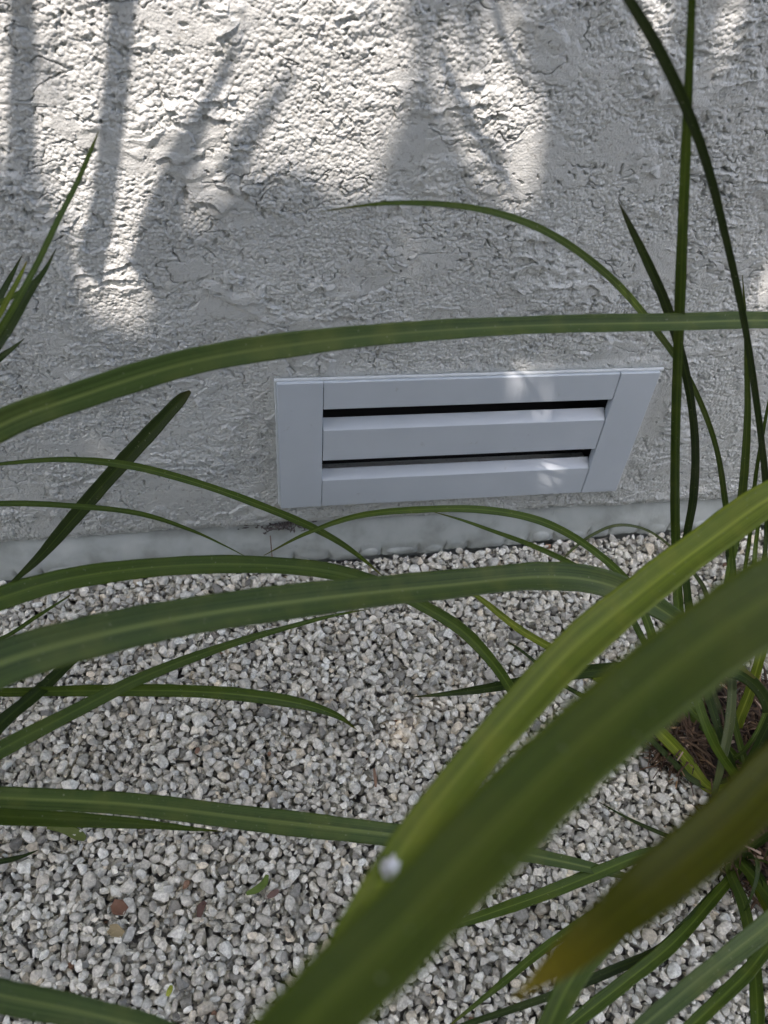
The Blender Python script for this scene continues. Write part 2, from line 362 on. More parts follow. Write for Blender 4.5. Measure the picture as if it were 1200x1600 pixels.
mesh_np('foundation_band', V, F, M_BD, wall)

# ---------------------------------------------------------------- vent
vent = empty('foundation_vent', ((VX0 + VX1) / 2, 0, VZ0), label='grey painted metal louvred vent with two slots set into the stucco wall', cat='vent')
def box(bm, x0, x1, y0, y1, z0, z1):
    v = [bm.verts.new(p) for p in ((x0, y0, z0), (x1, y0, z0), (x1, y1, z0), (x0, y1, z0), (x0, y0, z1), (x1, y0, z1), (x1, y1, z1), (x0, y1, z1))]
    for f in ((0, 1, 2, 3), (4, 7, 6, 5), (0, 4, 5, 1), (1, 5, 6, 2), (2, 6, 7, 3), (3, 7, 4, 0)): bm.faces.new([v[i] for i in f])
def extrude_profile(prof, x0, x1, name, par, bev=.0008, sag=0):
    bm = bmesh.new(); n = 24; rings = []
    for i in range(n + 1):
        x = x0 + (x1 - x0) * i / n; s = sag * math.sin(math.pi * i / n)
        rings.append([bm.verts.new((x, y, z + s)) for y, z in prof])
    k = len(prof)
    for i in range(n):
        for j in range(k): bm.faces.new((rings[i][j], rings[i + 1][j], rings[i + 1][(j + 1) % k], rings[i][(j + 1) % k]))
    bm.faces.new(rings[0]); bm.faces.new(rings[-1][::-1])
    return from_bm(name, bm, M_VE, par, bevel=bev)
FY = -.0040                                     # face of the rails
xl, xr = .0470, .3615                           # inner edges of the stiles
fr = empty('frame', (0, 0, 0)); fr.parent = vent; fr.location = -Vector(vent.location)
bpy.data.objects.remove(fr)
for x0, x1 in ((VX0, xl), (xr + .0005, VX1)):
    bm = bmesh.new(); box(bm, x0, x1 - .0004 if x0 == VX0 else x1, FY - .0006, .006, VZ0, VZ1); from_bm('side_rail', bm, M_VE, vent, bevel=.0012)
zt = VZ1 - .0004
extrude_profile([(FY, .2434), (FY, zt), (.006, zt), (.006, zt - .004), (FY + .0020, zt - .006), (FY + .0020, .2434)], xl, xr, 'top_rail', vent, .0010)
extrude_profile([(FY, .1722), (FY, .2148), (FY + .0012, .2160), (.0066, .2248), (.0066, .2232), (FY + .0024, .2140), (FY + .0020, .1722)], xl + .0003, xr - .0003, 'louver', vent, .0012)
extrude_profile([(FY, VZ0 + .0004), (FY, .1418), (FY + .0012, .1430), (.0066, .1512), (.0066, .1496), (FY + .0024, .1410), (FY + .0020, VZ0 + .004), (.006, VZ0 + .003), (.006, VZ0 + .0004)], xl, xr, 'bottom_rail', vent, .0012)
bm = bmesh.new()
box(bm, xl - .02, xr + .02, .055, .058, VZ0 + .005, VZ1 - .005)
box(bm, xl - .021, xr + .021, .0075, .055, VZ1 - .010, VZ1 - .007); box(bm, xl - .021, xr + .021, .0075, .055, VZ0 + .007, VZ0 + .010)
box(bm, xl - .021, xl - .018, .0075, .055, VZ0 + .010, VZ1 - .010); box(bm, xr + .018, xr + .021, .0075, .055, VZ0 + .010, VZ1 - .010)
from_bm('slot_shade_box', bm, M_DK, vent)  # black box added behind the slots to keep them in deep shade
# caulk: thick along the top, thin down the sides
def bead(path, r0, jit, name):
    V = []; F = []; k = 8; n = len(path)
    for i, p in enumerate(path):
        rr = r0 * (1 + jit * math.sin(i * .9) * math.sin(i * .31 + 1) + jit * rnd.uniform(-.3, .3))
        q0 = np.array(path[max(i - 1, 0)]); q1 = np.array(path[min(i + 1, n - 1)]); T = (q1 - q0) / np.linalg.norm(q1 - q0)
        A = np.array([0, -1., 0]); B = np.cross(T, A)
        for j in range(k):
            a = 2 * math.pi * j / k; V.append(np.array(p) + (A * math.cos(a) + B * math.sin(a)) * rr)
    for i in range(n - 1):
        for j in range(k): F.append((i * k + j, i * k + (j + 1) % k, (i + 1) * k + (j + 1) % k, (i + 1) * k + j))
    return mesh_np(name, V, F, M_CK, vent)
bead([(VX0 - .002 + (VX1 - VX0 + .006) * i / 120, .0008, VZ1 + .0006 + .0002 * math.sin(i * .37)) for i in range(121)], .0021, .03, 'caulk_bead')
bead([(VX1 + .0006, .0030, VZ0 + (VZ1 - VZ0) * i / 60) for i in range(61)], .0019, .3, 'caulk_bead')
bead([(VX0 - .0006, .0030, VZ0 + (VZ1 - VZ0) * i / 60) for i in range(61)], .0017, .3, 'caulk_bead')

# ---------------------------------------------------------------- gravel
protos = []
def ico(sub):
    bm = bmesh.new(); bmesh.ops.create_icosphere(bm, subdivisions=sub, radius=1); bm.verts.ensure_lookup_table()
    Vp = np.array([v.co[:] for v in bm.verts]); Fp = np.array([[v.index for v in f.verts] for f in bm.faces]); bm.free(); return Vp, Fp
ICO = [ico(2), ico(3)]
def rock(k, lod):                                # a boulder shape cut by random planes, edges slightly worn
    r0 = np.random.default_rng(300 + k); D, Fp = ICO[lod]
    nn = r0.normal(size=(10, 3)); nn /= np.linalg.norm(nn, axis=1)[:, None]; dk = r0.uniform(.42, .90, 10)
    c = np.maximum(D @ nn.T, 1e-3) / dk; p = 44
    r_ = 1 / ((c ** p).sum(1) + 1.0) ** (1 / p)
    Vp = D * r_[:, None] * np.array([1, r0.uniform(.66, .95), r0.uniform(.45, .75)])
    Vp -= (Vp.max(0) + Vp.min(0)) / 2; Vp /= np.abs(Vp).max(); return Vp, Fp
def chip(k):                                     # small angular chip
    bm = bmesh.new(); r0 = np.random.default_rng(900 + k)
    P = r0.normal(size=(12, 3)); P /= np.linalg.norm(P, axis=1)[:, None]; P *= np.array([1, r0.uniform(.55, .9), r0.uniform(.4, .7)])
    for p in P: bm.verts.new(p)
    bmesh.ops.convex_hull(bm, input=bm.verts); bmesh.ops.delete(bm, geom=[v for v in bm.verts if not v.link_faces], context='VERTS')
    bmesh.ops.triangulate(bm, faces=bm.faces); bm.verts.ensure_lookup_table(); bm.verts.index_update()
    Vp = np.array([v.co[:] for v in bm.verts]); Fp = np.array([[v.index for v in f.verts] for f in bm.faces]); bm.free()
    Vp -= (Vp.max(0) + Vp.min(0)) / 2; Vp /= np.abs(Vp).max(); return Vp, Fp
protos = [[chip(k) for k in range(36)], [rock(k, 1) for k in range(36)]]
GX0, GX1, GY0, GY1 = -.50, .80, -.68, .010; cs = .0022
gw, gh = int((GX1 - GX0) / cs) + 1, int((GY1 - GY0) / cs) + 1
HM = np.full((gh, gw), -.016); 
# gentle undulation of the bed
yy, xx = np.mgrid[0:gh, 0:gw]; HM += .004 * fbm(xx * cs * 7, yy * cs * 7, 80, 2)
VV, FF, CC = [], [], []; off = 0
area = (GX1 - GX0) * (GY1 - GY0); NST = int(area * 60000)
crown_px = hit(1165, 1235, 'g')
for s in range(NST):
    size = float(np.clip(rng.lognormal(math.log(.0037), .32), .0016, .0080))
    if s > NST * .85: size = min(size, .0050)
    best = None
    for c in range(5):
        x = rng.uniform(GX0 + .012, GX1 - .012); y = rng.uniform(GY0 + .012, GY1 - .012)
        i, j = int((y - GY0) / cs), int((x - GX0) / cs); q = max(1, int(size * .75 / cs))
        w_ = HM[max(i - q, 0):i + q + 1, max(j - q, 0):j + q + 1]; hh = w_.mean() * .6 + w_.max() * .4
        if best is None or hh < best[0]: best = (hh, x, y, i, j)
    hh, x, y, i, j = best
    pv, pf = protos[1 if size > .0038 and rng.random() < .75 else 0][rng.integers(36)]
    # random lie, mostly flat
    a, bb, cc = rng.uniform(0, 6.283), rng.normal(0, .42), rng.normal(0, .42)
    if rng.random() < .14: bb += 1.2
    ca, sa, cb_, sb, cc_, sc_ = math.cos(a), math.sin(a), math.cos(bb), math.sin(bb), math.cos(cc), math.sin(cc)
    Rz = np.array([[ca, -sa, 0], [sa, ca, 0], [0, 0, 1]]); Rx = np.array([[1, 0, 0], [0, cb_, -sb], [0, sb, cb_]]); Ry = np.array([[cc_, 0, sc_], [0, 1, 0], [-sc_, 0, cc_]])
    vv = (pv * size) @ (Rz @ Rx @ Ry).T
    zmin, zmax = vv[:, 2].min(), vv[:, 2].max()
    z = hh - zmin * .72
    vv = vv + (x, y, z); VV.append(vv); FF.append(pf + off); off += len(vv)
    t = rng.random(); base = float(np.clip(rng.normal(.62, .14), .26, .84))
    if t < .10: base = rng.uniform(.78, .86)
    elif t < .15: base = rng.uniform(.20, .32)
    wz = rng.normal(0, .018)
    cl = np.array([base * (1.03 + wz), base * 1.02, base * (.90 - wz)])
    if t > .9985: cl = np.array([.33, .20, .13]) * rng.uniform(.8, 1.2)
    elif t > .93: cl = cl * (1.04, .97, .88)
    CC.append(np.tile([*cl, 1], (len(vv), 1)))
    q = max(1, int(round(size * .82 / cs)))
    i0, i1, j0, j1 = max(i - q, 0), min(i + q + 1, gh), max(j - q, 0), min(j + q + 1, gw)
    yy, xx = np.ogrid[i0 - i:i1 - i, j0 - j:j1 - j]; e = np.clip(1 - (yy ** 2 + xx ** 2) / (q + .6) ** 2, 0, 1) ** .5
    top = z + zmax * .85 * e; sub = HM[i0:i1, j0:j1]; np.copyto(sub, np.where((e > 0) & (top > sub), top, sub))
print('stones', NST, 'verts', off, 'height mean', HM[80:-80, 80:-80].mean(), HM[80:-80, 80:-80].max())
def heap(x, y): return .016 * sstep(.02, .52, x) * np.exp(np.minimum(y, 0) / .16)
VV = np.vstack(VV); VV[:, 2] += heap(VV[:, 0], VV[:, 1]); zoff = -.001 - HM[60:-10, 60:-60].mean(); VV[:, 2] += zoff
gr = mesh_np('gravel', VV, np.vstack(FF), M_GR, smooth=False, col=np.vstack(CC))
tag(gr, 'loose pale grey crushed stone covering the ground below the vent', 'gravel', kind='stuff')

# ---------------------------------------------------------------- strap-leaved plants
def catmull(P, n):
    P = np.asarray(P, float); d = np.r_[0, np.cumsum(np.linalg.norm(np.diff(P[:, :3], axis=0), axis=1) ** .5 + 1e-9)]
    Q = np.vstack([2 * P[0] - P[1], P, 2 * P[-1] - P[-2]]); dk = np.r_[d[0] - (d[1] - d[0]), d, 2 * d[-1] - d[-2]]
    out = []
    seg = np.linspace(0, d[-1], n)
    for s in seg:
        i = min(max(np.searchsorted(d, s, side='right') - 1, 0), len(P) - 2) + 1
        t0, t1, t2, t3 = dk[i - 1:i + 3]; p0, p1, p2, p3 = Q[i - 1:i + 3]
        a1 = (t1 - s) / (t1 - t0) * p0 + (s - t0) / (t1 - t0) * p1; a2 = (t2 - s) / (t2 - t1) * p1 + (s - t1) / (t2 - t1) * p2; a3 = (t3 - s) / (t3 - t2) * p2 + (s - t2) / (t3 - t2) * p3
        b1 = (t2 - s) / (t2 - t0) * a1 + (s - t0) / (t2 - t0) * a2; b2 = (t3 - s) / (t3 - t1) * a2 + (s - t1) / (t3 - t1) * a3
        out.append((t2 - s) / (t2 - t1) * b1 + (s - t1) / (t2 - t1) * b2)
    return np.array(out)
US = np.array([0, .12, .28, .43, .5, .57, .72, .88, 1.0])
def ribbon(P4, material, parent, keel=.16, tilt=0., th=.00045, name='leaf_blade', n=110, face=None):
    """P4: rows of x, y, z, width (metres), base first, tip last."""
    S4 = catmull(P4, n); S4[:, 3] = np.maximum(S4[:, 3], .0003)
    ph = rnd.uniform(0, 6); kk = np.arange(n); S4[1:-1, 3] *= 1 + .03 * np.sin(kk[1:-1] * .21 + ph) + .02 * np.sin(kk[1:-1] * .53 + ph * 2)
    P = S4[:, :3]; T = np.gradient(P, axis=0); T /= np.linalg.norm(T, axis=1)[:, None] + 1e-12
    V = []; UVs = []; m = len(US)
    Np = None
    for i in range(n):
        Vd = CAM - P[i] if face is None else np.asarray(face, float); Vd = Vd / np.linalg.norm(Vd)
        S_ = np.cross(T[i], Vd); ln = np.linalg.norm(S_)
        S_ = S_ / (ln + 1e-9)
        if Np is not None:
            if S_ @ Np < 0: S_ = -S_
            if ln < .35: S_ = Np * (1 - ln) + S_ * ln; S_ -= T[i] * (S_ @ T[i]); S_ /= np.linalg.norm(S_)
        Np = S_
        Nn = np.cross(S_, T[i])
        if Nn @ Vd < 0: Nn = -Nn
        a = tilt * (1 + .4 * math.sin(i / n * 5)) + .16 * math.sin(i / n * 7 + ph); S2 = S_ * math.cos(a) + Nn * math.sin(a); N2 = -S_ * math.sin(a) + Nn * math.cos(a)
        w = S4[i, 3] * (1 + .012 * math.sin(i * 1.7) + .01 * math.sin(i * .63))
        v = i / (n - 1)
        kl_ = keel * (1 + .35 * math.sin(i * .07 + ph))
        for u in US:
            q = abs(u - .5) * 2; dep = -kl_ * w * (1 - q) * (1 if q > .14 else .72)
            V.append(P[i] + S2 * (u - .5) * w + N2 * (dep + th / 2 * (1 - q * .7))); UVs.append((u, v))
        for u in US[::-1]:
            q = abs(u - .5) * 2; dep = -kl_ * w * (1 - q)
            V.append(P[i] + S2 * (u - .5) * w + N2 * (dep - th / 2 * (1 - q * .7))); UVs.append((u, v))
    k = 2 * m; F = []
    for i in range(n - 1):
        for j in range(k): F.append((i * k + j, i * k + (j + 1) % k, (i + 1) * k + (j + 1) % k, (i + 1) * k + j))
    return mesh_np(name, V, F, material, parent, uv=UVs)
def pxw(px, py, t, w):
    P = at(px, py, t); dep = (P - CAM) @ FW
    return [*P, w * dep / FPX]
def blade(plant, pts, m='mid', root=None, rw=.009, mids=(), tip=False, tilt=None, keel=.16, n=110):
    """pts: photo px, py, fraction of the way from the eye to the surface behind, width in photo px; listed from root to tip."""
    P = [pxw(*p) for p in pts]
    if root is not None: P = [[*root, rw]] + [[*q, rw * 1.1] for q in mids] + P
    return ribbon(P, L[m], plant, keel=keel, tilt=rnd.uniform(-.3, .3) if tilt is None else tilt, n=n)
A0 = hit(1165, 1235, 'g'); A1 = hit(1150, 1345, 'g'); LP = np.array([-.56, -.20, 0]); BP = np.array([-.40, -.98, 0]); RP = np.array([.80, -.16, 0])
def jr(c, r=.02, z=.01): return (c[0] + rnd.uniform(-r, r), c[1] + rnd.uniform(-r, r), z)
PA = empty('strap_leaf_plant', (A0[0], A0[1], 0), label='strappy green plant at the right with its brown thatched crown in the gravel', cat='plant', group='strap-leaved plants in the gravel')
PL = empty('strap_leaf_plant', tuple(LP), label='strappy plant outside the left edge whose arching leaves cross the gravel and wall', cat='plant', group='strap-leaved plants in the gravel')
PB = empty('strap_leaf_plant', tuple(BP), label='nearest strappy plant, its two broad blurred leaves slanting across the lower right', cat='plant', group='strap-leaved plants in the gravel')
PR = empty('strap_leaf_plant', tuple(RP), label='strappy plant by the wall at the right edge with thin upright leaves', cat='plant', group='strap-leaved plants in the gravel')

# --- left plant
blade(PL, [(-200, 790, .52, 46), (0, 665, .56, 48), (120, 620, .57, 46), (300, 565, .59, 43), (480, 535, .61, 37), (650, 518, .63, 33), (850, 507, .66, 30), (1050, 503, .68, 28), (1200, 500, .70, 26), (1400, 510, .72, 18), (1520, 530, .74, 3)], 'blue', jr(LP), .012, tilt=.15)
blade(PL, [(-200, 1010, .55, 38), (0, 935, .56, 38), (100, 906, .57, 36), (250, 886, .59, 31), (400, 882, .62, 27), (520, 893, .66, 26), (600, 916, .70, 24), (668, 950, .75, 20), (725, 987, .8, 20), (770, 1035, .85, 18), (800, 1080, .9, 15), (822, 1125, .95, 3)], 'mid', jr(LP), .012, tilt=.2)
blade(PL, [(-150, 1110, .38, 78), (0, 1037, .40, 76), (150, 993, .42, 68), (300, 962, .44, 60), (500, 934, .47, 52), (700, 913, .52, 47), (850, 900, .57, 46), (930, 907, .60, 44), (1000, 933, .64, 38), (1060, 970, .68, 30), (1130, 1020, .74, 16), (1180, 1060, .78, 3)], 'blue', jr(LP), .014, tilt=.1)
blade(PL, [(-150, 1255, .68, 32), (0, 1172, .70, 28), (100, 1120, .72, 24), (220, 1060, .75, 19), (350, 1010, .80, 13), (450, 980, .84, 8), (520, 962, .87, 5), (575, 952, .9, 1)], 'mid', jr(LP), .010)
blade(PL, [(-150, 1085, .80, 14), (0, 1082, .82, 15), (150, 1079, .84, 18), (300, 1080, .86, 20), (400, 1088, .88, 20), (480, 1102, .91, 16), (530, 1120, .94, 9), (557, 1140, .97, 1)], 'mid', jr(LP), .008)
blade(PL, [(-60, 1210, .78, 22), (0, 1132, .80, 22), (55, 1085, .82, 20), (110, 1035, .85, 14), (170, 990, .88, 2)], 'dark', jr(LP), .010)
blade(PL, [(-150, 1236, .70, 32), (0, 1245, .72, 33), (200, 1256, .74, 36), (400, 1280, .77, 37), (600, 1303, .80, 34), (750, 1322, .84, 28), (880, 1346, .88, 20), (950, 1362, .91, 14), (1010, 1376, .94, 2)], 'blue', jr(LP), .012, tilt=.25)
blade(PL, [(-150, 1262, .74, 26), (0, 1275, .76, 27), (120, 1281, .78, 22), (230, 1288, .81, 14), (300, 1295, .85, 7), (345, 1299, .88, 1)], 'mid', jr(LP), .010)
blade(PL, [(-150, 1515, .52, 44), (0, 1556, .55, 46), (120, 1580, .57, 44), (250, 1612, .60, 36), (360, 1650, .64, 4)], 'blue', jr(LP), .012)
blade(PL, [(-100, 1020, .85, 6), (0, 998, .88, 6), (55, 965, .9, 6), (110, 930, .94, 2)], 'mid', jr(LP), .005)
blade(PL, [(-120, 740, .72, 6), (0, 725, .75, 6), (100, 718, .78, 9), (200, 727, .81, 12), (300, 752, .84, 12), (400, 787, .87, 12), (500, 830, .91, 11), (560, 868, .95, 7), (600, 902, .985, 1)], 'mid', jr(LP), .006, tilt=0)
blade(PL, [(-120, 800, .76, 8), (0, 787, .79, 9), (120, 791, .83, 9), (220, 803, .87, 8), (300, 829, .91, 5), (350, 852, .94, 2.5), (392, 874, .97, 1)], 'mid', jr(LP), .006, tilt=0)
blade(PL, [(-30, 960, .93, 4), (20, 910, .92, 7), (60, 872, .90, 15), (110, 815, .88, 22), (180, 735, .85, 25), (240, 670, .82, 23), (285, 622, .80, 17), (297, 612, .795, 6)], 'dark', jr(LP), .005, tilt=.1)
blade(PL, [(-60, 600, .62, 12), (-20, 545, .64, 11), (22, 478, .66, 10), (58, 412, .69, 9), (90, 345, .72, 9), (120, 286, .75, 8), (142, 235, .77, 6), (154, 205, .785, 1)], 'mid', jr(LP), .008, tilt=0)
blade(PL, [(-60, 620, .66, 20), (-20, 558, .68, 22), (15, 506, .70, 20), (45, 456, .73, 14), (70, 422, .76, 7), (88, 388, .79, 1)], 'dark', jr(LP), .008, tilt=.2)
blade(PL, [(-40, 530, .80, 12), (-5, 472, .83, 11), (16, 434, .86, 8), (34, 400, .90, 1)], 'dark', jr(LP), .006)
blade(PL, [(-50, 510, .70, 8), (-5, 476, .74, 8), (25, 460, .77, 7), (52, 441, .80, 1)], 'mid', jr(LP), .006)
blade(PL, [(-40, 595, .72, 12), (0, 559, .76, 11), (20, 544, .79, 6), (38, 529, .82, 1)], 'dark', jr(LP), .006)
blade(PL, [(-60, 560, .68, 9), (-10, 505, .70, 9), (15, 462, .72, 8), (32, 430, .74, 6), (42, 408, .76, 1)], 'lime', jr(LP), .006)
blade(PL, [(-60, 1350, .93, 8), (0, 1346, .95, 9), (35, 1338, .97, 6), (60, 1328, .985, 1)], 'dark', jr(LP), .006)

# --- nearest plant, under the viewer
blade(PB, [(300, 1790, .205, 128), (470, 1605, .20, 132), (620, 1455, .20, 132), (750, 1318, .20, 130), (900, 1172, .205, 130), (1080, 1022, .21, 128), (1240, 915, .22, 122), (1480, 790, .24, 92), (1700, 720, .26, 4)], 'deep', tuple(BP + (.02, .02, .01)), .014, mids=[tuple(CAM + np.array([-.24, -.06, -.22]))], tilt=.12, keel=.1, n=140)
blade(PB, [(430, 1790, .28, 60), (490, 1605, .29, 62), (545, 1475, .30, 64), (625, 1340, .32, 62), (705, 1232, .34, 62), (800, 1120, .36, 62), (900, 1012, .385, 63), (1000, 927, .41, 60), (1100, 850, .44, 56), (1215, 770, .47, 50), (1400, 690, .52, 30), (1500, 655, .55, 3)], 'lime', tuple(BP + (.03, .04, .01)), .014, mids=[tuple(CAM + np.array([-.20, -.02, -.36]))], tilt=-.15, keel=.16, n=140)

# --- right plant (crown in view)
def ra(c=None, r=.012): c = A0 if c is None else c; return jr(c, r, .012)
blade(PA, [(1110, 1150, .90, 14), (1078, 1050, .86, 15), (1062, 965, .82, 16), (1056, 850, .78, 15), (1055, 700, .74, 15), (1062, 480, .69, 17), (1071, 250, .65, 15), (1081, 0, .62, 12), (1088, -200, .6, 8), (1092, -420, .58, 1)], 'mid', ra(), .009, tilt=.2, keel=.3)
blade(PA, [(1225, 1060, .84, 14), (1222, 900, .78, 13), (1200, 770, .74, 10), (1185, 650, .71, 10), (1165, 515, .68, 10), (1135, 375, .65, 12), (1096, 230, .62, 15), (1040, 98, .6, 17), (980, -5, .58, 16), (900, -120, .56, 11), (820, -210, .55, 1)], 'dark', ra(), .009, tilt=.1)
blade(PA, [(1120, 1130, .93, 12), (1085, 1000, .90, 13), (1070, 870, .87, 12), (1083, 780, .84, 13), (1086, 690, .81, 13), (1073, 590, .78, 13), (1042, 480, .75, 15), (1012, 410, .73, 14), (984, 352, .715, 9), (966, 314, .70, 1)], 'dark', ra(), .008, tilt=.15)
blade(PA, [(1145, 1110, .94, 9), (1150, 1000, .92, 9), (1145, 880, .88, 9), (1134, 790, .85, 9), (1118, 695, .82, 8), (1080, 598, .79, 9), (1032, 525, .76, 10), (952, 432, .73, 12), (850, 360, .71, 12), (740, 325, .69, 10), (620, 317, .68, 7), (560, 322, .675, 4), (498, 331, .67, 1)], 'mid', ra(), .007, tilt=0)
blade(PA, [(1120, 1150, .96, 11), (1050, 1070, .93, 13), (1025, 1010, .91, 14), (1005, 955, .89, 13), (980, 908, .87, 12), (930, 862, .85, 12), (850, 816, .83, 12), (760, 797, .82, 12), (660, 796, .81, 11), (560, 806, .81, 9), (480, 833, .82, 6), (412, 868, .83, 1)], 'mid', ra(), .008, tilt=0)
blade(PA, [(1110, 1150, .97, 9), (1040, 1080, .95, 10), (1010, 1010, .93, 10), (965, 935, .91, 10), (905, 888, .89, 9), (840, 856, .87, 8), (760, 826, .86, 6), (720, 812, .855, 4), (678, 800, .85, 1)], 'mid', ra(), .007, tilt=0)
blade(PA, [(1200, 1105, .90, 18), (1168, 1060, .88, 20), (1110, 1043, .86, 22), (1040, 1042, .86, 22), (930, 1048, .87, 21), (850, 1060, .89, 19), (750, 1077, .91, 13), (690, 1085, .93, 7), (643, 1089, .94, 1)], 'dark', ra(), .008, tilt=.1)
blade(PA, [(1112, 1233, .985, 18), (1066, 1180, .97, 20), (1012, 1125, .95, 17), (951, 1070, .94, 14), (870, 1018, .94, 13), (810, 982, .94, 12), (750, 935, .94, 8), (700, 900, .94, 1)], 'lime', ra(), .009, tilt=.1)
blade(PA, [(1095, 1225, .985, 10), (1010, 1150, .97, 9), (930, 1098, .96, 8), (880, 1070, .96, 7), (835, 1033, .965, 5), (808, 1012, .97, 4), (794, 1003, .975, 1)], 'dark', ra(), .006, tilt=0)
blade(PA, [(1135, 1345, .99, 6), (1090, 1325, .98, 6), (1040, 1305, .97, 7), (990, 1283, .97, 5), (935, 1253, .98, 1)], 'dark', ra(A1), .005)
blade(PA, [(1340, 1090, .26, 70), (1220, 1200, .24, 84), (1130, 1290, .235, 88), (1020, 1382, .235, 84), (950, 1440, .24, 70), (880, 1500, .245, 48), (835, 1535, .25, 22), (800, 1563, .255, 3)], 'yellow', tuple(A0 + (.22, .02, .01)), .014, mids=[tuple(A0 + (.18, -.05, .35))], tilt=.15)
blade(PA, [(1160, 1270, .80, 26), (1112, 1311, .66, 32), (1037, 1379, .60, 35), (962, 1450, .56, 37), (899, 1525, .53, 38), (855, 1610, .50, 38), (800, 1720, .48, 30), (760, 1850, .46, 3)], 'mid', ra(), .010, tilt=.25)
blade(PA, [(1127, 1386, .985, 13), (1075, 1442, .93, 16), (1030, 1484, .90, 15), (962, 1514, .88, 15), (887, 1546, .87, 13), (800, 1577, .87, 11), (720, 1604, .88, 8), (640, 1640, .9, 1)], 'dark', ra(A1), .008)
blade(PA, [(1130, 1386, .98, 16), (1050, 1475, .90, 21), (980, 1532, .86, 22), (900, 1595, .84, 20), (820, 1660, .84, 3)], 'mid', ra(A1), .009)
blade(PA, [(1290, 1370, .70, 32), (1200, 1446, .66, 33), (1112, 1516, .63, 32), (1005, 1605, .61, 28), (900, 1690, .60, 3)], 'blue', tuple(A1 + (.12, .0, .01)), .010)
blade(PA, [(1215, 1430, .9, 20), (1180, 1504, .84, 22), (1130, 1556, .81, 22), (1070, 1612, .80, 18), (1000, 1670, .80, 2)], 'mid', ra(A1, .006), .009)
blade(PA, [(1142, 1356, .985, 14), (1161, 1412, .94, 19), (1176, 1487, .90, 20), (1184, 1605, .87, 20), (1180, 1720, .88, 2)], 'mid', ra(A1), .009)
blade(PA, [(1172, 1366, .98, 16), (1205, 1424, .94, 20), (1250, 1500, .92, 16), (1290, 1580, .95, 2)], 'lime', ra(A1), .009)
blade(PA, [(1120, 1300, .93, 14), (1060, 1342, .90, 16), (1000, 1382, .88, 17), (925, 1431, .88, 17), (850, 1482, .89, 14), (780, 1540, .91, 10), (690, 1612, .95, 2)], 'mid', ra(), .008)
blade(PA, [(1120, 1300, .95, 12), (1045, 1326, .92, 15), (1000, 1337, .91, 18), (925, 1367, .90, 20), (850, 1397, .90, 20), (780, 1422, .91, 18), (710, 1446, .93, 10), (660, 1462, .95, 1)], 'mid', ra(), .008)
blade(PA, [(1118, 1245, .985, 9), (1126, 1200, .95, 12), (1140, 1130, .92, 15), (1144, 1060, .90, 13), (1138, 1000, .9, 9), (1120, 950, .9, 1)], 'grey', ra(), .007)
blade(PA, [(1152, 1135, .97, 16), (1172, 1080, .93, 16), (1192, 1010, .88, 14), (1215, 900, .83, 12), (1240, 780, .8, 2)], 'lime', tuple(hit(1148, 1160, 'g') + (0, 0, .01)), .008)
blade(PA, [(1138, 1192, .97, 4), (1160, 1175, .95, 6), (1182, 1145, .92, 7), (1205, 1090, .9, 7), (1230, 1020, .88, 1)], 'mid', ra(), .004)
blade(PA, [(1160, 1190, .99, 10), (1100, 1030, .95, 8), (1104, 930, .95, 7), (1080, 890, .96, 6), (1050, 856, .965, 4), (1010, 828, .97, 4), (962, 821, .97, 5), (925, 836, .97, 5), (895, 858, .98, 4), (872, 882, .99, 1)], 'grey', ra(), .005, tilt=0)
for (px, py, w_, m_) in ((1200, 1150, 16, 'dark'), (1190, 1260, 20, 'dark'), (1225, 1300, 22, 'mid'), (1230, 1210, 18, 'dark')):
    blade(PA, [(px, py, .96, w_), (px + 50, py - 60, .88, w_), (px + 120, py - 140, .80, w_), (px + 220, py - 150, .76, 2)], m_, ra(), .009)
for k in range(9):                               # short inner leaves and old curled ones round the crown
    a = rnd.uniform(-2.6, .6); ln = rnd.uniform(.05, .12); c = A1 if k % 2 else A0
    p = [[c[0] + math.cos(a) * ln * s, c[1] + math.sin(a) * ln * s, .012 + .06 * math.sin(s * 2.6) * rnd.uniform(.6, 1.2), .008 * (1 - s * .85)] for s in (0, .3, .6, .85, 1)]
    ribbon(p, L['dark' if k % 3 else 'mid'], PA, n=30, face=(0, -.3, 1))

# --- plant at the right edge by the wall
for pts, m_ in (
    ([(1150, 1010, .97, 8), (1136, 918, .95, 9), (1150, 845, .92, 12), (1162, 750, .89, 13), (1168, 650, .87, 10), (1167, 580, .85, 8), (1165, 500, .83, 5), (1160, 430, .82, 1)], 'mid'),
    ([(1160, 1010, .98, 5), (1163, 900, .96, 6), (1170, 850, .94, 6), (1180, 750, .92, 6), (1196, 655, .9, 5), (1215, 560, .88, 1)], 'mid'),
    ([(1180, 1010, .97, 6), (1192, 900, .95, 7), (1198, 820, .93, 7), (1192, 730, .91, 6), (1186, 660, .89, 4), (1178, 590, .88, 1)], 'dark'),
    ([(1165, 1020, .97, 6), (1176, 930, .95, 8), (1180, 860, .93, 7), (1188, 800, .92, 5), (1204, 740, .9, 1)], 'mid'),
    ([(1140, 1010, .98, 10), (1145, 940, .97, 10), (1140, 880, .95, 9), (1130, 820, .94, 2)], 'dark'),
    ([(1185, 1000, .98, 9), (1205, 940, .96, 9), (1222, 850, .93, 8), (1240, 740, .9, 1)], 'lime')):
    c = hit(1168, 1010, 'g'); blade(PR, pts, m_, (c[0] + rnd.uniform(-.008, .008), c[1] + rnd.uniform(-.008, .008), .0), .006, tilt=0, n=60)
PRl = Vector(tuple(hit(1168, 1010, 'g'))); dlt = PRl - PR.location
for ch in [o for o in bpy.data.objects if o.parent == PR]: ch.location = -PRl
PR.location = PRl

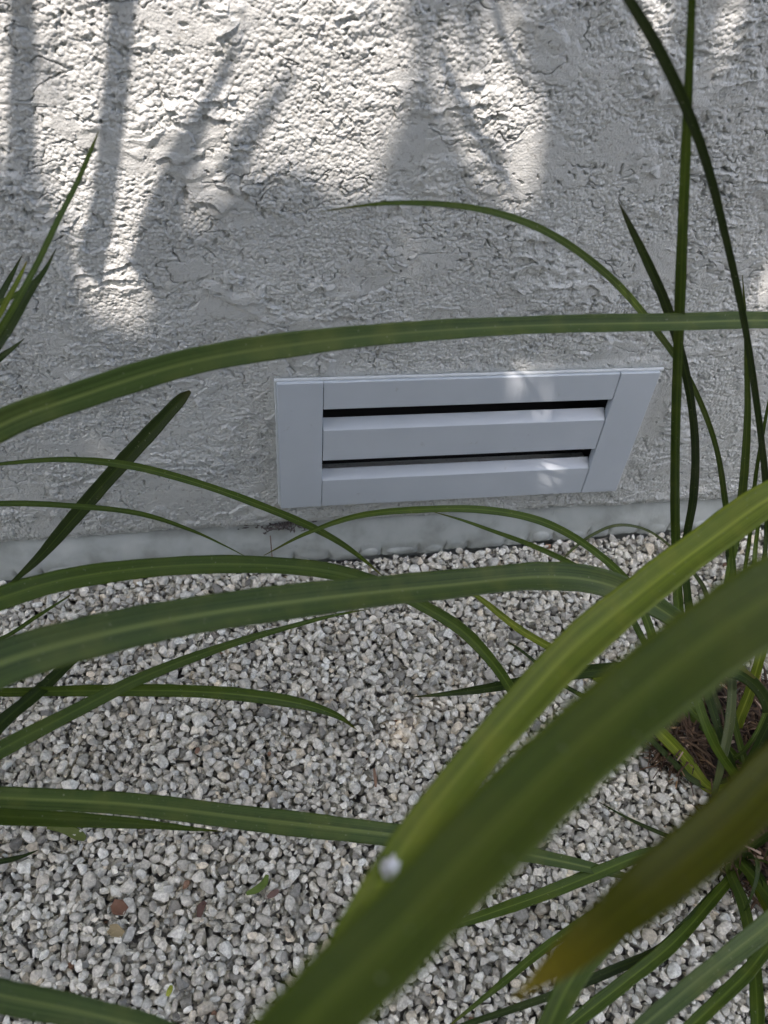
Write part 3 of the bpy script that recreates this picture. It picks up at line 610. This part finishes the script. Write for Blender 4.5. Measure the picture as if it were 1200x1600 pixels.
# --- crowns: dark soil mound with a thatch of dead sheaths
def mound(c, r, h):
    bm = bmesh.new(); bmesh.ops.create_uvsphere(bm, u_segments=40, v_segments=20, radius=1)
    for v in bm.verts:
        n_ = 1 + .25 * math.sin(v.co.x * 7 + v.co.y * 5) * math.cos(v.co.y * 9) + rnd.uniform(-.08, .08)
        v.co = Vector((c[0] + v.co.x * r * n_, c[1] + v.co.y * r * n_, -.006 + v.co.z * h * n_))
    return from_bm('soil_mound', bm, M_SOIL, PA, smooth=True)
MC = hit(1190, 1170, 'g'); MD = hit(1190, 1330, 'g')
MC[2] = .004; mound(MC, .078, .026); mound(MD, .048, .024)
def thatch(cs, n, name='dead_thatch'):
    V, F, Cc = [], [], []; o = 0
    for k in range(n):
        c, r = cs[k % len(cs)]
        a = rnd.uniform(0, 6.283); q = r * math.sqrt(rnd.random()); ln = rnd.uniform(.012, .034); lean = rnd.uniform(.7, 1.5); a2 = a + rnd.gauss(0, 1.5)
        p0 = np.array([c[0] + math.cos(a) * q, c[1] + math.sin(a) * q, .024 * (1 - q / r) + rnd.uniform(-.001, .006)])
        d = np.array([math.cos(a2) * math.sin(lean), math.sin(a2) * math.sin(lean), math.cos(lean) * .8]); s = np.cross(d, (0, 0, 1.)); s /= np.linalg.norm(s)
        w = rnd.uniform(.0007, .0022); bend = np.array([0, 0, -1.]) * rnd.uniform(0, .35)
        for i in range(5):
            t = i / 4; p = p0 + d * ln * t + bend * ln * t * t; ww = w * (1 - t * rnd.uniform(.5, .95)); nn = np.cross(s, d)
            V += [p - s * ww, p + nn * ww * .45, p + s * ww, p - nn * ww * .2]
        F += [(o + i * 4 + j, o + i * 4 + (j + 1) % 4, o + (i + 1) * 4 + (j + 1) % 4, o + (i + 1) * 4 + j) for i in range(4) for j in range(4)]
        o += 20; b_ = rnd.uniform(.5, 1.5); t = rnd.random()
        cl = (.062 * b_, .036 * b_, .019 * b_) if t < .76 else ((.20 * b_, .125 * b_, .065 * b_) if t < .95 else (.36, .27, .20))
        Cc += [(*cl, 1)] * 20
    ob = mesh_np(name, V, F, M_TH, PA, smooth=False, col=Cc); ob['kind'] = 'stuff'; return ob
thatch([(MC, .088), (MC, .07), (MC, .05), (MD, .056), (hit(1060, 1165, 'g'), .034)], 2200)

# ---------------------------------------------------------------- small litter
def litter_strip(name, pts, w, col, label, cat, group=None, z=.0025, keel=.1, rough=.7):
    m, nt_, b_ = mat(name + '_skin', col, rough); noise_bump(nt_, b_, [(300, 1)], .4, .001)
    P = []
    for i, (px, py) in enumerate(pts):
        h_ = hit(px, py, 'g'); n_ = len(pts) - 1; P.append([h_[0], h_[1], z + .002 * math.sin(i * 2), w * (.25 + .9 * math.sin(math.pi * (i + .35) / (n_ + .7)))])
    o = ribbon(P, m, None, n=26, name=name, face=(0, -.3, 1), keel=keel); tag(o, label, cat, group); return o
litter_strip('leaf_fragment', [(385, 1398), (402, 1392), (413, 1380), (418, 1368)], .006, (.10, .16, .02), 'small curled green leaf fragment on the gravel', 'leaf', 'loose leaf bits on the gravel')
litter_strip('seed_husk', [(170, 1452), (180, 1456), (193, 1461)], .009, (.33, .27, .15), 'tan seed husk lying on the gravel', 'husk', keel=.4)
litter_strip('leaf_fragment', [(75, 1293), (102, 1297), (122, 1305), (134, 1312)], .009, (.09, .12, .02), 'olive leaf end lying on gravel at the left edge', 'leaf', 'loose leaf bits on the gravel')
litter_strip('twig', [(584, 1202), (586, 1218), (587, 1232)], .003, (.22, .14, .09), 'short brown twig standing out of the middle gravel', 'twig')
litter_strip('bark_chip', [(176, 1412), (186, 1420), (198, 1424)], .011, (.17, .085, .05), 'rusty orange chip among grey stones', 'chip', 'reddish chips among the stones', keel=.35)
litter_strip('bark_chip', [(322, 1410), (315, 1420), (311, 1434)], .006, (.11, .06, .045), 'reddish brown sliver in the gravel right of the rusty chip', 'chip', 'reddish chips among the stones', keel=.3)
litter_strip('dried_straw', [(866, 858), (895, 853), (925, 850), (948, 845)], .003, (.55, .53, .48), 'bleached pale stem lying against the foot of the wall', 'stem', z=.007)
litter_strip('leaf_fragment', [(418, 1404), (427, 1399), (436, 1392)], .005, (.16, .10, .08), 'tiny brown dead leaf beside the curled green fragment', 'leaf', 'loose leaf bits on the gravel')
litter_strip('leaf_fragment', [(262, 1558), (266, 1550), (268, 1540)], .004, (.30, .34, .04), 'tiny yellow green leaf bit near the lower left leaf', 'leaf', 'loose leaf bits on the gravel')
M_STR, _, _ = mat('straw', (.42, .38, .30), .6)
o = ribbon([[*at(1150, 1000, .93), .0008], [*at(1185, 1026, .92), .0011], [*at(1215, 1048, .92), .0005]], M_STR, None, n=20, name='dead_straw'); tag(o, 'pale dry straw above the brown crown at the right', 'straw')
# petal-like white fleck on the yellow green blade
bm = bmesh.new(); bmesh.ops.create_icosphere(bm, subdivisions=3, radius=.0028)
c = at(608, 1357, .316)
ldir = Vector(at(640, 1318, .325)) - Vector(at(590, 1400, .31)); ldir.normalize()
for v in bm.verts:
    d = v.co.normalized(); r_ = .0026 * (1 + .38 * math.sin(d.x * 11 + 1) * math.sin(d.y * 12) + .34 * math.sin(d.z * 15 + d.x * 9) + rnd.uniform(-.12, .12))
    q = Vector((d.x * r_, d.y * r_, d.z * r_ * .8)); v.co = Vector(c) + q + ldir * (q @ ldir) * .25
M_WH, nt, b = mat('white_fluff', (.93, .94, .95), .7)
b.inputs['Subsurface Weight'].default_value = .3; b.inputs['Subsurface Radius'].default_value = (.002, .002, .002)
o = from_bm('white_fleck', bm, M_WH, smooth=True); tag(o, 'small white fluffy fleck stuck on the yellow green leaf', 'fleck')
# old leaf litter caught under the stucco lip
M_LI, nt, b = mat('litter', (.10, .09, .085), .9)
V, F = [], []; q = 0; hc = hit(455, 833, 'w')
for k in range(170):
    p = np.array([hc[0] + rnd.gauss(-.004, .017), rnd.uniform(.000, .014), .0645 - abs(rnd.gauss(0, .0042))]); a = rnd.uniform(0, 6.3); s = rnd.uniform(.0012, .0045)
    d = np.array([math.cos(a), rnd.uniform(-.6, .2), math.sin(a) * .6]) * s; e = np.array([-math.sin(a), rnd.uniform(-.6, .6), math.cos(a)]) * s * .35; n_ = np.cross(d, e); n_ = n_ / np.linalg.norm(n_) * .0003
    for z_ in (-1, 1): V += [p - d + n_ * z_, p - e + n_ * z_, p + d + n_ * z_, p + e + n_ * z_]
    F += [(q, q + 1, q + 2, q + 3), (q + 7, q + 6, q + 5, q + 4)] + [(q + i, q + 4 + i, q + 4 + (i + 1) % 4, q + (i + 1) % 4) for i in range(4)]; q += 8
o = mesh_np('leaf_litter', V, F, M_LI, smooth=False); tag(o, 'brown dry leaf litter caught under the stucco edge below the vent', 'litter', kind='stuff')
M_RT, _, _ = mat('root', (.14, .07, .045), .8)  # brown strip built in place of the vertical seam in the band
P = [[hit(422 + dx_, 838 + dy_, 'w')[0], -.0070, hit(422, 838 + dy_, 'w')[2], .0011] for dx_, dy_ in ((0, -8), (1, 4), (2, 16), (3, 28), (4, 40))]
o = ribbon(P, M_RT, None, n=24, name='band_seam_strip', keel=-.3); tag(o, 'thin brown strip standing for the seam down the band below the vent', 'root')

# ---------------------------------------------------------------- unseen tree added behind the viewer; crown gaps cut to break the light
def wallp(px, py): return hit(px, py, 'w')
s1 = np.cross(sd, (0, 0, 1.)); s1 /= np.linalg.norm(s1); s2 = np.cross(s1, sd)
def sunuv(P): P = np.asarray(P); return np.array([P @ s1, P @ s2]).T
POLY = [
    [(405, -80), (600, -80), (636, 20), (622, 130), (596, 205), (560, 245), (510, 250), (455, 225), (410, 150)],
    [(1000, -60), (1050, -60), (1055, 80), (1030, 60)],
    [(1190, 400), (1225, 390), (1225, 490), (1192, 470)],
    [(150, 220), (235, 220), (235, 350), (200, 470), (140, 470), (140, 340)],
    [(778, 570), (798, 573), (850, 626), (843, 642), (821, 638), (796, 607)],
]
SOFT = [[(-60, -80), (410, -80), (420, 150), (470, 235), (400, 225), (345, 250), (300, 285), (250, 300), (222, 340), (190, 340), (150, 320), (120, 325), (90, 290), (55, 240), (38, 190), (-60, 190)],
        [(700, 10), (800, -60), (842, 100), (838, 200), (806, 280), (762, 235), (720, 165), (695, 90)],
        [(1092, -60), (1180, -60), (1150, 60), (1105, 50)]]
SPROB = (.016, .05, .16)
PU = [sunuv([wallp(*p) for p in poly]) for poly in POLY]; SU = [sunuv([wallp(*p) for p in poly]) for poly in SOFT]
def inside(Q, poly):
    x, y = Q[:, 0], Q[:, 1]; r = np.zeros(len(Q), bool); j = len(poly) - 1
    for i in range(len(poly)):
        xi, yi = poly[i]; xj, yj = poly[j]; r ^= ((yi > y) != (yj > y)) & (x < (xj - xi) * (y - yi) / (yj - yi + 1e-12) + xi); j = i
    return r
fence = empty('sky_block_fence', (0, -2.6, 0), label='unseen tall dark board fence added behind the viewpoint to block low sky', cat='fence')
M_FN, nt, b = mat('weathered_board', (.07, .065, .05), .85); noise_bump(nt, b, [(20, 3)], .8, .004)  # unseen fence added to cut low sky so light falls from above
for k in range(52):
    bm = bmesh.new(); x0_ = -4.2 + k * .16; box(bm, x0_, x0_ + .15, -2.62 - .004 * (k % 3), -2.595, -.03, 2.05 + .004 * (k % 4)); from_bm('board', bm, M_FN, fence)
for z0_ in (.4, 1.6):
    bm = bmesh.new(); box(bm, -4.2, 4.1, -2.67, -2.632, z0_, z0_ + .09); from_bm('rail', bm, M_FN, fence)
tree = empty('shade_caster_tree', (-1.6, -3.4, 0), label='unseen leafy shade tree behind the viewpoint, its gaps shaped to dapple the wall', cat='tree')
bmT = bmesh.new()
def limb(pts):
    k = 10; rings = []
    for i, (p, r_) in enumerate(pts):
        T = (Vector(pts[min(i + 1, len(pts) - 1)][0]) - Vector(pts[max(i - 1, 0)][0])).normalized(); A_ = T.orthogonal().normalized(); B_ = T.cross(A_)
        rings.append([bmT.verts.new(Vector(p) + (A_ * math.cos(6.283 * j / k) + B_ * math.sin(6.283 * j / k)) * r_) for j in range(k)])
    for i in range(len(rings) - 1):
        for j in range(k): bmT.faces.new((rings[i][j], rings[i][(j + 1) % k], rings[i + 1][(j + 1) % k], rings[i + 1][j]))
    bmT.faces.new(rings[0][::-1]); bmT.faces.new(rings[-1])
limb([((-1.6, -3.4, -.05), .13), ((-1.55, -3.3, .8), .10), ((-1.4, -3.0, 1.7), .085), ((-1.1, -2.6, 2.5), .06), ((-.7, -2.0, 2.9), .03)])
limb([((-1.4, -3.0, 1.7), .06), ((-.9, -3.0, 2.3), .045), ((-.1, -2.8, 2.6), .02)])
from_bm('trunk', bmT, M_BARK, tree, smooth=True)
NL = 80000
Q3 = np.stack([rng.uniform(-1.15, 1.45, NL), rng.uniform(-1.35, .80, NL)], 1)      # in the sun's own plane, centred on the vent
ctr = sunuv(np.array([.2, 0, .35])); Q2 = Q3 + ctr[None, :]
Lg = rng.uniform(2.1, 2.9, NL)
# base depth plane through the middle of the vent; leaf centre = point on that plane + Lg * sun direction
Pc = Q2[:, :1] * s1 + Q2[:, 1:] * s2 + (np.array([.2, 0, .35]) @ sd + Lg)[:, None] * sd
ln = rng.uniform(.022, .040, NL); wd = ln * rng.uniform(.35, .5, NL)
a = rng.uniform(0, 6.283, NL); 
small = rng.random(NL) < .55; ln[small] *= .42; wd[small] *= .5
nrm = sd[None, :] + rng.normal(0, .35, (NL, 3)); nrm /= np.linalg.norm(nrm, axis=1)[:, None]
T1 = np.cos(a)[:, None] * s1 + np.sin(a)[:, None] * s2; T1 -= (T1 * nrm).sum(1)[:, None] * nrm; T1 /= np.linalg.norm(T1, axis=1)[:, None]; T2 = np.cross(nrm, T1)
shape = [(-1, 0, 0), (-.4, .8, .12), (.35, .85, .12), (1, 0, -.15), (.35, -.85, .12), (-.4, -.8, .12)]
LV = np.stack([Pc + T1 * (ln * u_)[:, None] + T2 * (wd * v_)[:, None] + nrm * (wd * w_)[:, None] for u_, v_, w_ in shape], 1)   # (NL, 6, 3)
LVu = np.stack([LV @ s1, LV @ s2], -1)
keep = np.ones(NL, bool)
for poly in PU:
    for q in range(6): keep &= ~inside(LVu[:, q], poly)
    keep &= ~inside(Q2, poly)
for poly, pr_ in zip(SU, SPROB):
    isin = np.zeros(NL, bool)
    for q in range(6): isin |= inside(LVu[:, q], poly)
    keep &= ~isin | (rng.random(NL) < pr_)
LV = LV[keep]; n_ = len(LV)
base = np.arange(n_)[:, None] * 6
F = np.concatenate([base + np.array([[0, 1, 2, 3]]), base + np.array([[0, 3, 4, 5]])])
crown = mesh_np('crown', LV.reshape(-1, 3), F, M_TREE, tree, smooth=False)
# unseen strap leaves added below the crown, shaped to cast the dark wall bars
def bar(pts, Ls, wm, name='shadow_bar_leaf'):
    P = []
    for (px, py), l_, w_ in zip(pts, Ls, wm): p = wallp(px, py) + sd * l_; P.append([*p, w_])
    return ribbon(P, M_TREE, tree, n=40, name=name, face=sd, keel=.05)
bar([(20, -160), (21, 0), (21, 120), (20, 240), (10, 340)], [.62] * 5, [.012, .0135, .0145, .016, .014])
bar([(186, -160), (181, 0), (172, 110), (162, 220), (150, 330), (138, 430)], [.6] * 6, [.013, .0145, .0145, .0145, .016, .018])
bar([(384, 10), (350, 85), (316, 160), (282, 235), (248, 320), (216, 430)], [.62] * 6, [.001, .006, .009, .013, .019, .023])
bar([(700, -200), (660, -40), (608, 20), (560, -30)], [.8] * 4, [.004, .004, .003, .001])
bar([(690, 60), (730, 165), (775, 240), (812, 290)], [.7] * 4, [.007, .009, .008, .001])
bar([(760, -80), (790, 40), (830, 120)], [.7] * 3, [.006, .006, .001])
bar([(458, 85), (420, 145), (382, 205), (344, 265)], [.9] * 4, [.004, .008, .010, .011])
bar([(780, 545), (815, 590), (850, 640)], [.72] * 3, [.003, .0045, .003])
bar([(1200, 380), (1192, 440), (1188, 490)], [.8] * 3, [.002, .003, .002])
print('leaves', n_)

SC.render.engine = 'CYCLES'
